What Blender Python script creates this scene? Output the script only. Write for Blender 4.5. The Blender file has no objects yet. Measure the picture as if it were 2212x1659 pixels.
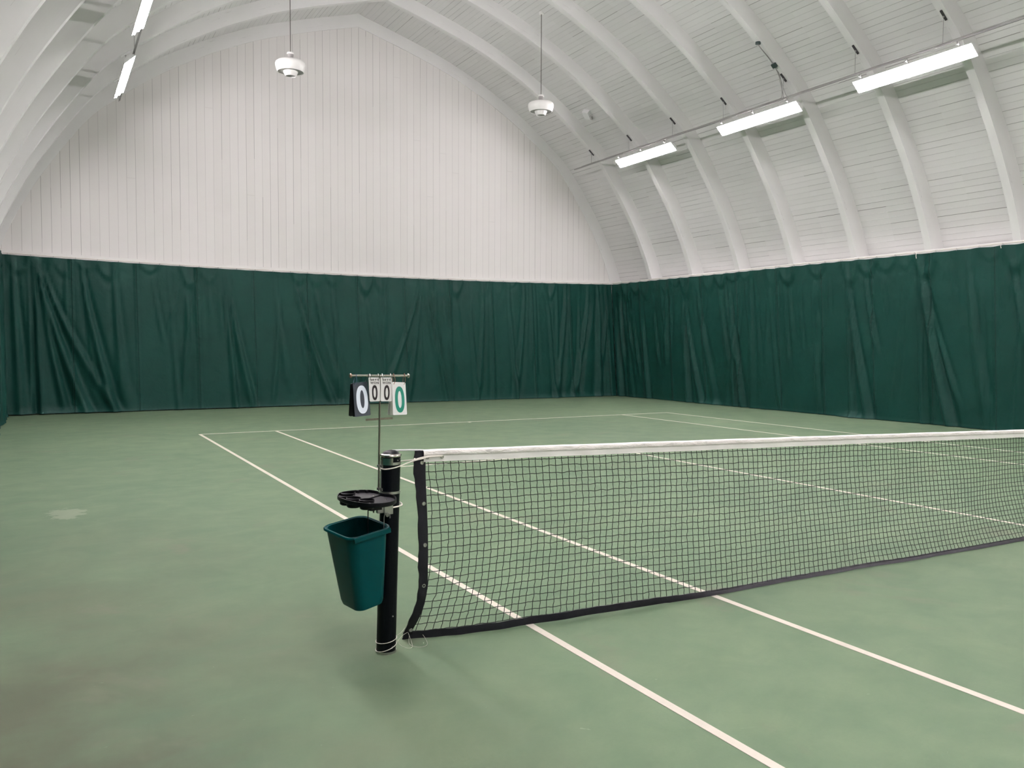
import bpy, bmesh, math, random
from mathutils import Vector, Matrix
random.seed(7)
PI = math.pi
sc = bpy.context.scene
col = sc.collection

# ------------------------------------------------------------------ camera
CAM = Vector((-2.4821, -4.2342, 1.6698))
YAW, PITCH, ROLL, FPX = 0.51231, -0.047437, 0.003903, 1808.8
f = Vector((math.sin(YAW)*math.cos(PITCH), math.cos(YAW)*math.cos(PITCH), math.sin(PITCH)))
r0 = Vector((math.cos(YAW), -math.sin(YAW), 0.0)); u0 = r0.cross(f)
r = r0*math.cos(ROLL) + u0*math.sin(ROLL); u = -r0*math.sin(ROLL) + u0*math.cos(ROLL)
cd = bpy.data.cameras.new('camera'); cam = bpy.data.objects.new('camera', cd); col.objects.link(cam)
cam.matrix_world = Matrix(((r.x, u.x, -f.x, CAM.x), (r.y, u.y, -f.y, CAM.y), (r.z, u.z, -f.z, CAM.z), (0, 0, 0, 1)))
cd.sensor_width = 36.0; cd.sensor_fit = 'HORIZONTAL'; cd.lens = 36.0*FPX/2212.0
cd.clip_start = 0.05; cd.clip_end = 200
sc.camera = cam

# ------------------------------------------------------------------ world, view
w = bpy.data.worlds.new('world'); sc.world = w; w.use_nodes = True
w.node_tree.nodes['Background'].inputs[0].default_value = (0.9, 0.95, 1, 1)
w.node_tree.nodes['Background'].inputs[1].default_value = 0.0
vs = sc.view_settings
vs.view_transform = 'Standard'; vs.look = 'None'; vs.gamma = 1.0; vs.use_curve_mapping = False
vs.exposure = 1.47
TUBE_STRENGTH = 62.0
TUBE_COLOR = (1.0, 0.925, 0.975, 1)

# ------------------------------------------------------------------ node helpers
class NT:
    def __init__(s, name):
        s.m = bpy.data.materials.new(name); s.m.use_nodes = True
        s.t = s.m.node_tree; s.b = s.t.nodes['Principled BSDF']
    def n(s, typ, **kw):
        x = s.t.nodes.new(typ)
        for k, v in kw.items(): setattr(x, k, v)
        return x
    def put(s, sock, v):
        if v is None: return
        if isinstance(v, bpy.types.NodeSocket): s.t.links.new(v, sock)
        elif isinstance(v, (tuple, list)) and sock.type == 'RGBA' and len(v) == 3: sock.default_value = (*v, 1)
        else: sock.default_value = v
    def math(s, op, a, b=None, c=None, clamp=False):
        x = s.n('ShaderNodeMath', operation=op); x.use_clamp = clamp
        s.put(x.inputs[0], a); s.put(x.inputs[1], b); s.put(x.inputs[2], c)
        return x.outputs[0]
    def mix(s, fac, a, b):
        x = s.n('ShaderNodeMix', data_type='RGBA'); s.put(x.inputs[0], fac); s.put(x.inputs[6], a); s.put(x.inputs[7], b)
        return x.outputs[2]
    def sep(s, v):
        x = s.n('ShaderNodeSeparateXYZ'); s.put(x.inputs[0], v); return x.outputs
    def comb(s, a, b, c=0.0):
        x = s.n('ShaderNodeCombineXYZ'); s.put(x.inputs[0], a); s.put(x.inputs[1], b); s.put(x.inputs[2], c); return x.outputs[0]
    def noise(s, v, scale, detail=3, rough=0.5, dist=0.0):
        x = s.n('ShaderNodeTexNoise'); s.put(x.inputs['Vector'], v); x.inputs['Scale'].default_value = scale
        x.inputs['Detail'].default_value = detail; x.inputs['Roughness'].default_value = rough
        x.inputs['Distortion'].default_value = dist
        return x.outputs['Fac']
    def white(s, v):
        x = s.n('ShaderNodeTexWhiteNoise', noise_dimensions='3D'); s.put(x.inputs['Vector'], v); return x.outputs['Value']
    def ramp(s, v, lo, hi):
        x = s.n('ShaderNodeMapRange'); x.clamp = True
        s.put(x.inputs[0], v); x.inputs[1].default_value = lo; x.inputs[2].default_value = hi
        return x.outputs[0]
    def obj(s): return s.n('ShaderNodeTexCoord').outputs['Object']
    def uv(s): return s.n('ShaderNodeTexCoord').outputs['UV']
    def bump(s, h, strength, dist):
        x = s.n('ShaderNodeBump'); s.put(x.inputs['Height'], h); x.inputs['Strength'].default_value = strength
        x.inputs['Distance'].default_value = dist; s.t.links.new(x.outputs[0], s.b.inputs['Normal'])
    def base(s, c, rough=0.6, metal=0.0, spec=0.5):
        s.put(s.b.inputs['Base Color'], c); s.put(s.b.inputs['Roughness'], rough)
        s.b.inputs['Metallic'].default_value = metal; s.b.inputs['Specular IOR Level'].default_value = spec
        return s.m

def simple(name, c, rough=0.5, metal=0.0, spec=0.5, var=0.08, scale=30, bump=0.0):
    q = NT(name); o = q.obj(); nf = q.noise(o, scale, 3)
    lo = tuple(v*(1-var) for v in c); hi = tuple(min(1, v*(1+var)) for v in c)
    q.base(q.mix(nf, lo, hi), rough, metal, spec)
    if bump: q.bump(nf, bump, 0.002)
    return q.m

WHITE = (0.745, 0.735, 0.70)
def mat_vertical_boards():
    q = NT('painted_vertical_boards'); o = q.obj(); x, y, z = q.sep(o)
    t = q.math('DIVIDE', q.math('ADD', x, 40.053), 0.2013)
    fr = q.math('FRACT', t); idx = q.math('FLOOR', t)
    d = q.math('MINIMUM', fr, q.math('SUBTRACT', 1.0, fr))
    gap = q.math('SUBTRACT', 1.0, q.ramp(d, 0.012, 0.034))
    near = q.math('ROUND', t)
    zc = q.math('FLOOR', q.math('DIVIDE', q.math('ADD', z, q.math('MULTIPLY', q.white(q.comb(near, 3.0)), 3.0)), 3.1))
    rnd = q.white(q.comb(near, zc, 1.0))
    dark = q.math('MULTIPLY', gap, q.math('ADD', 0.22, q.math('MULTIPLY', q.math('POWER', rnd, 3.0), 0.40)))
    # butt joints between board lengths
    rb = q.white(q.comb(idx, 9.0))
    zz = q.math('ABSOLUTE', q.math('SUBTRACT', z, q.math('ADD', 5.0, q.math('MULTIPLY', rb, 6.0))))
    joint = q.math('MULTIPLY', q.math('LESS_THAN', zz, 0.006), q.math('LESS_THAN', q.white(q.comb(idx, 5.0)), 0.22))
    dark = q.math('MAXIMUM', dark, q.math('MULTIPLY', joint, 0.14))
    tone = q.math('ADD', q.math('MULTIPLY', q.noise(o, 1.3, 4), 0.5), q.math('MULTIPLY', q.white(q.comb(idx, 2.0)), 0.5))
    c = q.mix(tone, (0.735, 0.715, 0.685), (0.785, 0.765, 0.74))
    c = q.mix(dark, c, (0.10, 0.09, 0.08))
    q.base(c, 0.62, 0, 0.35)
    q.bump(q.math('MULTIPLY', gap, -1.0), 0.5, 0.004)
    return q.m
def mat_deck():
    # planks run along the hall; UV = (length along the arch, position along the hall)
    q = NT('painted_deck_planks'); uvx, uvy, _ = q.sep(q.uv())
    t = q.math('DIVIDE', uvx, 0.132); fr = q.math('FRACT', t)
    d = q.math('MINIMUM', fr, q.math('SUBTRACT', 1.0, fr))
    near = q.math('ROUND', t)
    bay = q.math('FLOOR', q.math('DIVIDE', q.math('ADD', uvy, 60.0), 1.835))
    rnd = q.white(q.comb(near, bay, 0.0)); rnd2 = q.white(q.comb(near, 7.0, 2.0))
    mixr = q.math('ADD', q.math('MULTIPLY', rnd, 0.6), q.math('MULTIPLY', rnd2, 0.4))
    gap = q.math('SUBTRACT', 1.0, q.ramp(d, 0.018, 0.06))
    amt = q.math('ADD', 0.06, q.math('MULTIPLY', q.math('POWER', mixr, 2.4), 0.85), clamp=True)
    dark = q.math('MULTIPLY', gap, amt)
    o = q.obj(); big = q.noise(o, 0.9, 4, 0.6)
    plank = q.white(q.comb(q.math('FLOOR', t), bay, 4.0))
    c = q.mix(q.math('ADD', q.math('MULTIPLY', big, 0.6), q.math('MULTIPLY', plank, 0.4)), (0.715, 0.71, 0.692), (0.785, 0.78, 0.766))
    # knots and small chips
    k = q.noise(q.comb(q.math('MULTIPLY', uvx, 2.2), uvy, 0.0), 9.0, 2, 0.5)
    chip = q.ramp(k, 0.80, 0.83)
    c = q.mix(q.math('MULTIPLY', chip, 0.5), c, (0.25, 0.22, 0.18))
    c = q.mix(dark, c, (0.12, 0.11, 0.10))
    q.base(c, 0.6, 0, 0.35)
    q.bump(q.math('MULTIPLY', gap, -1.0), 0.6, 0.006)
    return q.m
def mat_rib():
    q = NT('painted_laminated_rib'); uvx, uvy, _ = q.sep(q.uv())
    v = q.comb(q.math('MULTIPLY', uvx, 1.1), q.math('MULTIPLY', uvy, 42.0), 0.0)
    streak = q.noise(v, 1.0, 2, 0.5)
    crack = q.math('SUBTRACT', 1.0, q.ramp(q.math('ABSOLUTE', q.math('SUBTRACT', streak, 0.33)), 0.0, 0.012))
    rare = q.ramp(q.noise(q.comb(q.math('MULTIPLY', uvx, 0.8), q.math('MULTIPLY', uvy, 6.0), 3.0), 1.3, 1), 0.56, 0.60)
    c = q.mix(q.noise(q.obj(), 2.0, 4), (0.745, 0.74, 0.72), (0.805, 0.80, 0.785))
    c = q.mix(q.math('MULTIPLY', q.math('MULTIPLY', crack, rare), 0.55), c, (0.2, 0.18, 0.15))
    q.base(c, 0.55, 0, 0.4)
    q.bump(streak, 0.25, 0.006)
    return q.m
def mat_court():
    q = NT('green_acrylic_court'); o = q.obj(); x, y, z = q.sep(o)
    n1 = q.noise(o, 0.35, 4, 0.55); n2 = q.noise(o, 2.6, 5, 0.6, 0.4); n3 = q.noise(o, 60, 2, 0.6); n4 = q.noise(o, 420, 2, 0.7)
    m = q.math('ADD', q.math('MULTIPLY', n1, 0.45), q.math('MULTIPLY', n2, 0.55))
    c = q.mix(q.ramp(m, 0.36, 0.64), (0.093, 0.149, 0.086), (0.139, 0.194, 0.113))
    # brown traffic dirt plus light falloff painted on the run-off beside the court
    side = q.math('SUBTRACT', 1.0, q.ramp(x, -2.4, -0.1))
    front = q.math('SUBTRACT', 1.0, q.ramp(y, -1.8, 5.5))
    dirt_falloff = q.math('MULTIPLY', q.math('MULTIPLY', side, front), q.ramp(q.noise(o, 0.9, 5, 0.6), 0.25, 0.62))
    c = q.mix(q.math('MULTIPLY', dirt_falloff, 0.95), c, (0.080, 0.068, 0.045))
    blot = q.ramp(q.noise(o, 1.1, 4, 0.65, 0.6), 0.60, 0.70)
    c = q.mix(q.math('MULTIPLY', blot, 0.38), c, (0.165, 0.155, 0.112))
    st = q.noise(q.comb(q.math('ADD', q.math('MULTIPLY', x, 0.9), q.math('MULTIPLY', y, 0.5)), q.math('SUBTRACT', q.math('MULTIPLY', y, 2.4), x), 0.0), 1.2, 4, 0.6, 0.5)
    c = q.mix(q.math('MULTIPLY', q.ramp(st, 0.52, 0.68), 0.35), c, (0.085, 0.140, 0.082))
    # scuffs: pale short marks
    sc1 = q.noise(q.comb(q.math('MULTIPLY', x, 1.0), q.math('MULTIPLY', y, 2.6), 0.0), 7.0, 3, 0.7, 1.2)
    c = q.mix(q.math('MULTIPLY', q.ramp(sc1, 0.735, 0.76), 0.45), c, (0.27, 0.33, 0.23))
    c = q.mix(q.math('MULTIPLY', q.ramp(n3, 0.35, 0.7), 0.10), c, (0.08, 0.137, 0.08))
    c = q.mix(q.math('MULTIPLY', n4, 0.16), c, (0.19, 0.27, 0.175))
    # worn patch near the left wall
    dx = q.math('SUBTRACT', x, -2.29); dy = q.math('MULTIPLY', q.math('SUBTRACT', y, 4.95), 0.55)
    rr = q.math('SQRT', q.math('ADD', q.math('MULTIPLY', dx, dx), q.math('MULTIPLY', dy, dy)))
    rr = q.math('ADD', rr, q.math('MULTIPLY', q.math('SUBTRACT', q.noise(o, 6, 4, 0.7), 0.5), 0.42))
    c = q.mix(q.math('MULTIPLY', q.math('SUBTRACT', 1.0, q.ramp(rr, 0.13, 0.16)), 0.33), c, (0.33, 0.36, 0.27))
    q.base(c, 0.72, 0, 0.22)
    q.bump(n4, 0.25, 0.0015)
    return q.m
def mat_line():
    q = NT('court_line_paint'); o = q.obj()
    c = q.mix(q.noise(o, 6, 5, 0.65), (0.56, 0.515, 0.44), (0.66, 0.615, 0.53))
    c = q.mix(q.math('MULTIPLY', q.ramp(q.noise(o, 26, 3, 0.6), 0.62, 0.75), 0.35), c, (0.38, 0.38, 0.31))
    return q.base(c, 0.7, 0, 0.25)
def mat_curtain():
    # UV in metres: u along the wall, v height
    q = NT('green_vinyl_curtain'); uvx, uvy, _ = q.sep(q.uv())
    o = q.obj()
    t = q.math('DIVIDE', uvx, 1.385); fr = q.math('FRACT', t)
    d = q.math('MULTIPLY', q.math('MINIMUM', fr, q.math('SUBTRACT', 1.0, fr)), 1.385)
    seam = q.math('SUBTRACT', 1.0, q.ramp(d, 0.004, 0.014))
    band = q.math('SUBTRACT', 1.0, q.ramp(d, 0.0, 0.07))
    n = q.noise(o, 1.2, 4, 0.55)
    c = q.mix(n, (0.0020, 0.034, 0.0245), (0.0040, 0.054, 0.041))
    hem = q.math('SUBTRACT', 1.0, q.ramp(uvy, 0.07, 0.085))
    c = q.mix(q.math('MULTIPLY', hem, 0.5), c, (0.012, 0.062, 0.05))
    c = q.mix(q.math('MULTIPLY', seam, 0.35), c, (0.004, 0.016, 0.012))
    q.base(c, q.math('ADD', 0.5, q.math('MULTIPLY', n, 0.08)), 0, 0.24)
    q.b.inputs['Sheen Weight'].default_value = 0.02
    q.b.inputs['Sheen Tint'].default_value = (0.5, 0.8, 0.7, 1)
    pk = q.noise(q.comb(q.math('MULTIPLY', uvx, 3.0), q.math('MULTIPLY', uvy, 7.0), 0.0), 1.0, 3, 0.5)
    h = q.math('ADD', q.math('MULTIPLY', q.noise(o, 3.5, 4, 0.5, 0.4), 0.35), q.math('MULTIPLY', q.math('MULTIPLY', band, pk), 0.8))
    h = q.math('ADD', h, q.math('MULTIPLY', seam, -0.25))
    q.bump(h, 0.75, 0.06)
    return q.m

M = {}
M['boards'] = mat_vertical_boards(); M['deck'] = mat_deck(); M['rib'] = mat_rib()
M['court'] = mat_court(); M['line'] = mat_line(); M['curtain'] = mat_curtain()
M['white'] = simple('white_paint', WHITE, 0.55, var=0.03, scale=8)
M['white_metal'] = simple('white_enamel', (0.80, 0.80, 0.79), 0.35, var=0.02, scale=10)
M['fan_white'] = simple('white_plastic_fan', (0.84, 0.83, 0.80), 0.28, var=0.02, scale=10)
M['grey'] = simple('grey_plastic', (0.30, 0.29, 0.275), 0.5, var=0.06)
M['grey_light'] = simple('pale_grey_plastic', (0.40, 0.395, 0.38), 0.5, var=0.05)
M['galv'] = simple('galvanised_steel', (0.36, 0.35, 0.34), 0.42, 0.6, var=0.12, scale=14)
M['rod'] = simple('dark_rod', (0.10, 0.09, 0.08), 0.5, 0.3)
M['dark_steel'] = simple('dark_steel', (0.075, 0.07, 0.075), 0.5, 0.4)
M['box_green'] = simple('dark_green_box', (0.035, 0.06, 0.055), 0.5)
M['black_paint'] = simple('black_gloss_paint', (0.002, 0.0028, 0.0045), 0.34, spec=0.14, var=0.3, scale=60)
M['black_plastic'] = simple('black_plastic', (0.004, 0.0038, 0.0055), 0.38, spec=0.25, var=0.25, scale=90, bump=0.15)
M['tray_grey'] = simple('worn_black_plastic', (0.045, 0.043, 0.047), 0.38, spec=0.4, var=0.35, scale=35)
M['chrome'] = simple('nickel_plate', (0.55, 0.52, 0.47), 0.22, 1.0, var=0.12, scale=40)
M['steel'] = simple('brushed_steel', (0.50, 0.49, 0.46), 0.34, 1.0, var=0.15, scale=50)
M['bronze'] = simple('weathered_steel_rod', (0.26, 0.235, 0.19), 0.36, 1.0, var=0.2, scale=60)
M['copper_cap'] = simple('brownish_end_cap', (0.36, 0.25, 0.18), 0.45, 0.5, var=0.2, scale=90)
M['net_cord'] = simple('dark_green_black_cord', (0.003, 0.0065, 0.0055), 0.7, var=0.3, scale=80)
M['net_tape'] = simple('black_vinyl_tape', (0.0085, 0.0083, 0.0125), 0.48, spec=0.3, var=0.6, scale=22, bump=0.6)
M['rope'] = simple('white_cord', (0.70, 0.66, 0.58), 0.7, var=0.1, scale=200)
M['thin_cord'] = simple('pale_green_string', (0.40, 0.40, 0.33), 0.7, var=0.1, scale=200)
M['bin'] = simple('dark_teal_plastic', (0.0002, 0.060, 0.063), 0.36, spec=0.13, var=0.18, scale=9)
M['card_black'] = simple('black_score_card', (0.018, 0.028, 0.037), 0.4, spec=0.25, var=0.1, scale=20)
M['card_dark'] = simple('black_card_back', (0.004, 0.005, 0.008), 0.5, var=0.1)
M['card_white'] = simple('white_score_card', (0.80, 0.79, 0.76), 0.35, var=0.02)
M['print_white'] = simple('pale_print', (0.62, 0.69, 0.74), 0.4, var=0.02)
M['print_black'] = simple('black_print', (0.018, 0.012, 0.014), 0.4, var=0.1)
M['print_green'] = simple('green_print', (0.0, 0.235, 0.15), 0.4, var=0.05)
M['blue'] = simple('blue_tie', (0.04, 0.08, 0.15), 0.4)
M['red'] = simple('red_tie', (0.25, 0.10, 0.065), 0.5)
def mat_headband():
    q = NT('white_canvas_headband'); uvx, uvy, _ = q.sep(q.uv()); o = q.obj()
    n = q.noise(q.comb(q.math('MULTIPLY', uvx, 9.0), q.math('MULTIPLY', uvy, 9.0), 0.0), 1.0, 4, 0.65, 0.5)
    low = q.ramp(uvy, 0.38, 0.72)       # the upper pocket of the band is grubbier
    top = q.math('SUBTRACT', 1.0, q.ramp(uvy, 0.80, 0.92)); low = q.math('MULTIPLY', q.ramp(uvy, 0.30, 0.42), top)
    c = q.mix(q.math('MULTIPLY', q.ramp(n, 0.30, 0.6), low), (0.92, 0.895, 0.85), (0.77, 0.735, 0.68))
    q.base(c, 0.7, 0, 0.25)
    fold = q.noise(q.comb(q.math('MULTIPLY', uvx, 16.0), q.math('MULTIPLY', uvy, 2.5), 0.0), 1.0, 3, 0.6, 0.8)
    q.bump(q.math('MULTIPLY', fold, low), 0.8, 0.012)
    return q.m
M['headband'] = mat_headband()
def mat_tube():
    q = NT('lit_fluorescent_tube'); o = q.obj()
    q.base((0.9, 0.9, 0.88), 0.3)
    q.b.inputs['Emission Color'].default_value = TUBE_COLOR; q.b.inputs['Emission Strength'].default_value = TUBE_STRENGTH
    return q.m
M['tube'] = mat_tube()

# ------------------------------------------------------------------ object helpers
def tag(o, label=None, cat=None, group=None, kind=None):
    if label: o['label'] = label
    if cat: o['category'] = cat
    if group: o['group'] = group
    if kind: o['kind'] = kind
    return o
def empty(name, loc=(0, 0, 0), rz=0.0):
    o = bpy.data.objects.new(name, None); col.objects.link(o); o.location = loc; o.rotation_euler = (0, 0, rz)
    o.empty_display_size = 0.1
    return o
def smooth_by_angle(me, deg=35):
    bm = bmesh.new(); bm.from_mesh(me); a = math.radians(deg)
    for fc in bm.faces: fc.smooth = True
    for e in bm.edges:
        if len(e.link_faces) == 2:
            if e.calc_face_angle(0) > a: e.smooth = False
        else: e.smooth = False
    bm.to_mesh(me); bm.free()
class MB:
    def __init__(s): s.v = []; s.f = []; s.uv = []
    def add(s, vs, fs, uvs=None):
        k = len(s.v); s.v += [tuple(p) for p in vs]
        for i, fc in enumerate(fs):
            s.f.append([k+j for j in fc]); s.uv.append(uvs[i] if uvs else None)
        return s
    def box(s, c, size, m=None):
        x, y, z = [v/2 for v in size]; c = Vector(c)
        P = [Vector((i*x, j*y, k*z)) for k in (-1, 1) for j in (-1, 1) for i in (-1, 1)]
        if m is not None: P = [m @ p for p in P]
        P = [p+c for p in P]
        return s.add(P, [(0, 2, 3, 1), (4, 5, 7, 6), (0, 1, 5, 4), (2, 6, 7, 3), (0, 4, 6, 2), (1, 3, 7, 5)])
    def tube(s, pts, rad, n=8, closed=False, caps=True):
        pts = [Vector(p) for p in pts]; N = len(pts); rings = []; up = None
        for i, p in enumerate(pts):
            a = pts[(i-1) % N] if (closed or i > 0) else p
            b = pts[(i+1) % N] if (closed or i < N-1) else p
            d = (b-a).normalized() if (b-a).length > 1e-9 else Vector((0, 0, 1))
            if up is None:
                up = Vector((0, 0, 1)) if abs(d.z) < 0.9 else Vector((1, 0, 0))
            x = d.cross(up)
            if x.length < 1e-6: x = d.cross(Vector((0, 1, 0)))
            x.normalize(); y = x.cross(d).normalized(); up = y
            R = rad[i] if isinstance(rad, (list, tuple)) else rad
            rings.append([p + x*math.cos(2*PI*k/n)*R + y*math.sin(2*PI*k/n)*R for k in range(n)])
        V = [q for rg in rings for q in rg]; F = []
        M_ = N if closed else N-1
        for i in range(M_):
            j = (i+1) % N
            for k in range(n): F.append((i*n+k, i*n+(k+1) % n, j*n+(k+1) % n, j*n+k))
        if caps and not closed: F += [tuple(range(n))[::-1], tuple((N-1)*n+k for k in range(n))]
        return s.add(V, F)
    def lathe(s, prof, c=(0, 0, 0), n=32, m=None):
        c = Vector(c); V = []; F = []
        for rr, z in prof:
            for k in range(n):
                p = Vector((rr*math.cos(2*PI*k/n), rr*math.sin(2*PI*k/n), z))
                if m is not None: p = m @ p
                V.append(p+c)
        for i in range(len(prof)-1):
            for k in range(n): F.append((i*n+k, i*n+(k+1) % n, (i+1)*n+(k+1) % n, (i+1)*n+k))
        return s.add(V, F)
    def loft(s, rings, close_a=False, close_b=False):
        n = len(rings[0]); V = [p for rg in rings for p in rg]; F = []
        for i in range(len(rings)-1):
            for k in range(n): F.append((i*n+k, i*n+(k+1) % n, (i+1)*n+(k+1) % n, (i+1)*n+k))
        if close_a: F.append(tuple(range(n))[::-1])
        if close_b: F.append(tuple((len(rings)-1)*n+k for k in range(n)))
        return s.add(V, F)
    def grid(s, fn, nu, nv, uvf=None):
        V = [fn(i/nu, j/nv) for j in range(nv+1) for i in range(nu+1)]; F = []; U = []
        for j in range(nv):
            for i in range(nu):
                a = j*(nu+1)+i; F.append((a, a+1, a+nu+2, a+nu+1))
                U.append([uvf(i/nu, j/nv), uvf((i+1)/nu, j/nv), uvf((i+1)/nu, (j+1)/nv), uvf(i/nu, (j+1)/nv)] if uvf else None)
        return s.add(V, F, U)
    def build(s, name, mat, parent=None, angle=35, solid=0.0, bevel=0.0, loc=None):
        me = bpy.data.meshes.new(name); me.from_pydata([tuple(p) for p in s.v], [], s.f)
        if any(x is not None for x in s.uv):
            L = me.uv_layers.new(name='UVMap'); k = 0
            for pi, fc in enumerate(s.f):
                for j in range(len(fc)):
                    L.data[k].uv = s.uv[pi][j] if s.uv[pi] else (0, 0); k += 1
        me.validate(); me.materials.append(mat)
        if angle: smooth_by_angle(me, angle)
        o = bpy.data.objects.new(name, me); col.objects.link(o)
        if parent is not None:
            o.parent = parent
            if loc is None:                       # vertices were given in world coordinates
                off = parent.matrix_basis.inverted()
                pp = parent.parent
                while pp is not None: off = off @ pp.matrix_basis.inverted(); pp = pp.parent
                me.transform(off)
        if loc is not None: o.location = loc
        if solid:
            md = o.modifiers.new('thickness', 'SOLIDIFY'); md.thickness = solid; md.offset = 0
        if bevel:
            md = o.modifiers.new('bevel', 'BEVEL'); md.width = bevel; md.segments = 2; md.limit_method = 'ANGLE'
        return o
def catmull(P, k=6, closed=True):
    P = [Vector(p) for p in P]; n = len(P); out = []
    R = range(n) if closed else range(n-1)
    for i in R:
        if closed: a, b, c, d = P[(i-1) % n], P[i], P[(i+1) % n], P[(i+2) % n]
        else: a, b, c, d = P[max(i-1, 0)], P[i], P[i+1], P[min(i+2, n-1)]
        for j in range(k):
            t = j/k
            out.append(0.5*((2*b) + (c-a)*t + (2*a-5*b+4*c-d)*t*t + (3*b-a-3*c+d)*t**3))
    if not closed: out.append(P[-1])
    return out
def copy_tree(o, parent=None):
    c = o.copy(); col.objects.link(c)
    if parent is not None: c.parent = parent
    for ch in [x for x in bpy.data.objects if x.parent == o]: copy_tree(ch, c)
    return c

# ------------------------------------------------------------------ hall profile
CX = 5.22; YB = 18.10; YF = -18.2; RIB0 = 16.12; PITCH_Y = 1.835
SOFFIT = [(0, 10.28), (1.0, 10.0), (2.0, 9.69), (2.8, 9.40), (3.5, 9.08), (4.05, 8.80), (5.1, 8.17), (6.15, 7.37),
          (6.6, 6.95), (7.17, 6.2), (7.8, 5.22), (8.28, 4.28), (8.51, 3.66), (8.63, 3.3), (8.84, 1.6), (8.92, 0.0)]
def depth_at(i, n): return 0.33 + 0.08*min(1, max(0, (i/n-0.45)/0.35))
sp = catmull([(a, b, 0) for a, b in SOFFIT], 5, closed=False)
N_ = len(sp)
sof = [(p.x, p.y) for p in sp]; deck = []; arc = [0.0]
for i, p in enumerate(sp):
    a = sp[max(0, i-1)]; b = sp[min(N_-1, i+1)]; t = (b-a).normalized(); nrm = Vector((-t.y, t.x, 0))
    if nrm.x < 0: nrm = -nrm
    q = p + nrm*depth_at(i, N_-1)
    deck.append((q.x, q.y))
deck[0] = (0.0, sof[0][1]+0.36)
deck[-1] = (deck[-1][0], 0.0)
for i in range(1, N_): arc.append(arc[-1] + math.hypot(deck[i][0]-deck[i-1][0], deck[i][1]-deck[i-1][1]))
kz = next(i for i in range(N_) if deck[i][1] < 3.4)     # below this the deck is the side wall behind the curtain

def deck_strip(mb, sgn, i0, i1, y0, y1, ny):
    V = []; F = []; U = []
    for j in range(ny+1):
        y = y0+(y1-y0)*j/ny
        for i in range(i0, i1+1): V.append((CX+sgn*deck[i][0], y, deck[i][1]))
    n = i1-i0+1
    for j in range(ny):
        for i in range(n-1):
            fc = [j*n+i, j*n+i+1, (j+1)*n+i+1, (j+1)*n+i]
            ya = y0+(y1-y0)*j/ny; yb = y0+(y1-y0)*(j+1)/ny; s0 = arc[i0+i]+sgn*37.04; s1 = arc[i0+i+1]+sgn*37.04
            F.append(fc); U.append([(s0, ya), (s1, ya), (s1, yb), (s0, yb)])
    mb.add(V, F, U)

# floor
fl = MB(); fl.grid(lambda a, b: (-4.2+19*a, YF-0.3+(YB-YF+0.6)*b, 0), 8, 16)
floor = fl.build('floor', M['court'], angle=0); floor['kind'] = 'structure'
md = floor.modifiers.new('slab', 'SOLIDIFY'); md.thickness = 0.15; md.offset = -1
def court_line(x0, x1, y0, y1):
    b = MB().box(((x0+x1)/2, (y0+y1)/2, 0.0005), (abs(x1-x0), abs(y1-y0), 0.003))
    return b.build('court_line', M['line'], floor, angle=0)
W_ = 0.05
for xa in (0.0, 1.372, 9.598-W_, 10.97-W_):
    court_line(xa, xa+W_, -11.885, 11.885)
for sy in (1, -1):
    court_line(W_, 10.97-W_, sy*11.885, sy*(11.885-W_))
    court_line(1.372+W_, 9.598-W_, sy*6.40, sy*(6.40-W_))
    court_line(5.485-W_/2, 5.485+W_/2, sy*(11.885-W_), sy*(11.885-0.10-W_))
court_line(5.485-W_/2, 5.485+W_/2, -6.35, 6.35)

# ceiling deck
cb = MB()
for sgn in (-1, 1): deck_strip(cb, sgn, 0, kz, YF, YB+0.05, 6)
ceiling = cb.build('ceiling', M['deck'], angle=30); ceiling['kind'] = 'structure'
for nm, sgn in (('wall_left', -1), ('wall_right', 1)):
    b = MB(); deck_strip(b, sgn, kz, N_-1, YF, YB+0.05, 6)
    o = b.build(nm, M['deck'], angle=30); o['kind'] = 'structure'
# ribs
def rib_mesh(y0, y1):
    V = []; F = []; U = []
    for sgn in (-1, 1):
        k = len(V)
        for i in range(N_):
            dd = (deck[i][0]+(0.004 if i else 0.0), deck[i][1]+0.004)
            for (x, z), y in ((sof[i], y0), (dd, y0), (dd, y1), (sof[i], y1)):
                V.append((CX+sgn*x, y, z))
        for i in range(N_-1):
            a = k+4*i; b = a+4; s0, s1 = arc[i], arc[i+1]
            h = 0.35; wd = 0.16
            quads = [((a, a+1, b+1, b), [(s0, 0), (s0, h), (s1, h), (s1, 0)]),
                     ((a+1, a+2, b+2, b+1), [(s0, h), (s0, h+wd), (s1, h+wd), (s1, h)]),
                     ((a+2, a+3, b+3, b+2), [(s0, 2.0), (s0, 2.0-h), (s1, 2.0-h), (s1, 2.0)]),
                     ((a+3, a, b, b+3), [(s0, 3.0), (s0, 3.0+wd), (s1, 3.0+wd), (s1, 3.0)])]
            for q, uvq in quads:
                uvq = [(sg[0]+sgn*50, sg[1]) for sg in uvq]
                if sgn < 0: q = q[::-1]; uvq = uvq[::-1]
                F.append(q[::-1]); U.append(uvq[::-1])
    return V, F, U
V, F, U = rib_mesh(-0.155, 0.0)
rb = MB().add(V, F, U); rib0 = rb.build('rib', M['rib'], ceiling, angle=30, loc=(0, RIB0, 0))
y = RIB0-PITCH_Y
while y > YF+0.5:
    c = rib0.copy(); col.objects.link(c); c.location = (0, y, 0); y -= PITCH_Y
V, F, U = rib_mesh(YB-0.03, YB+0.04)
MB().add(V, F, U).build('rib', M['rib'], ceiling, angle=30)

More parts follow.
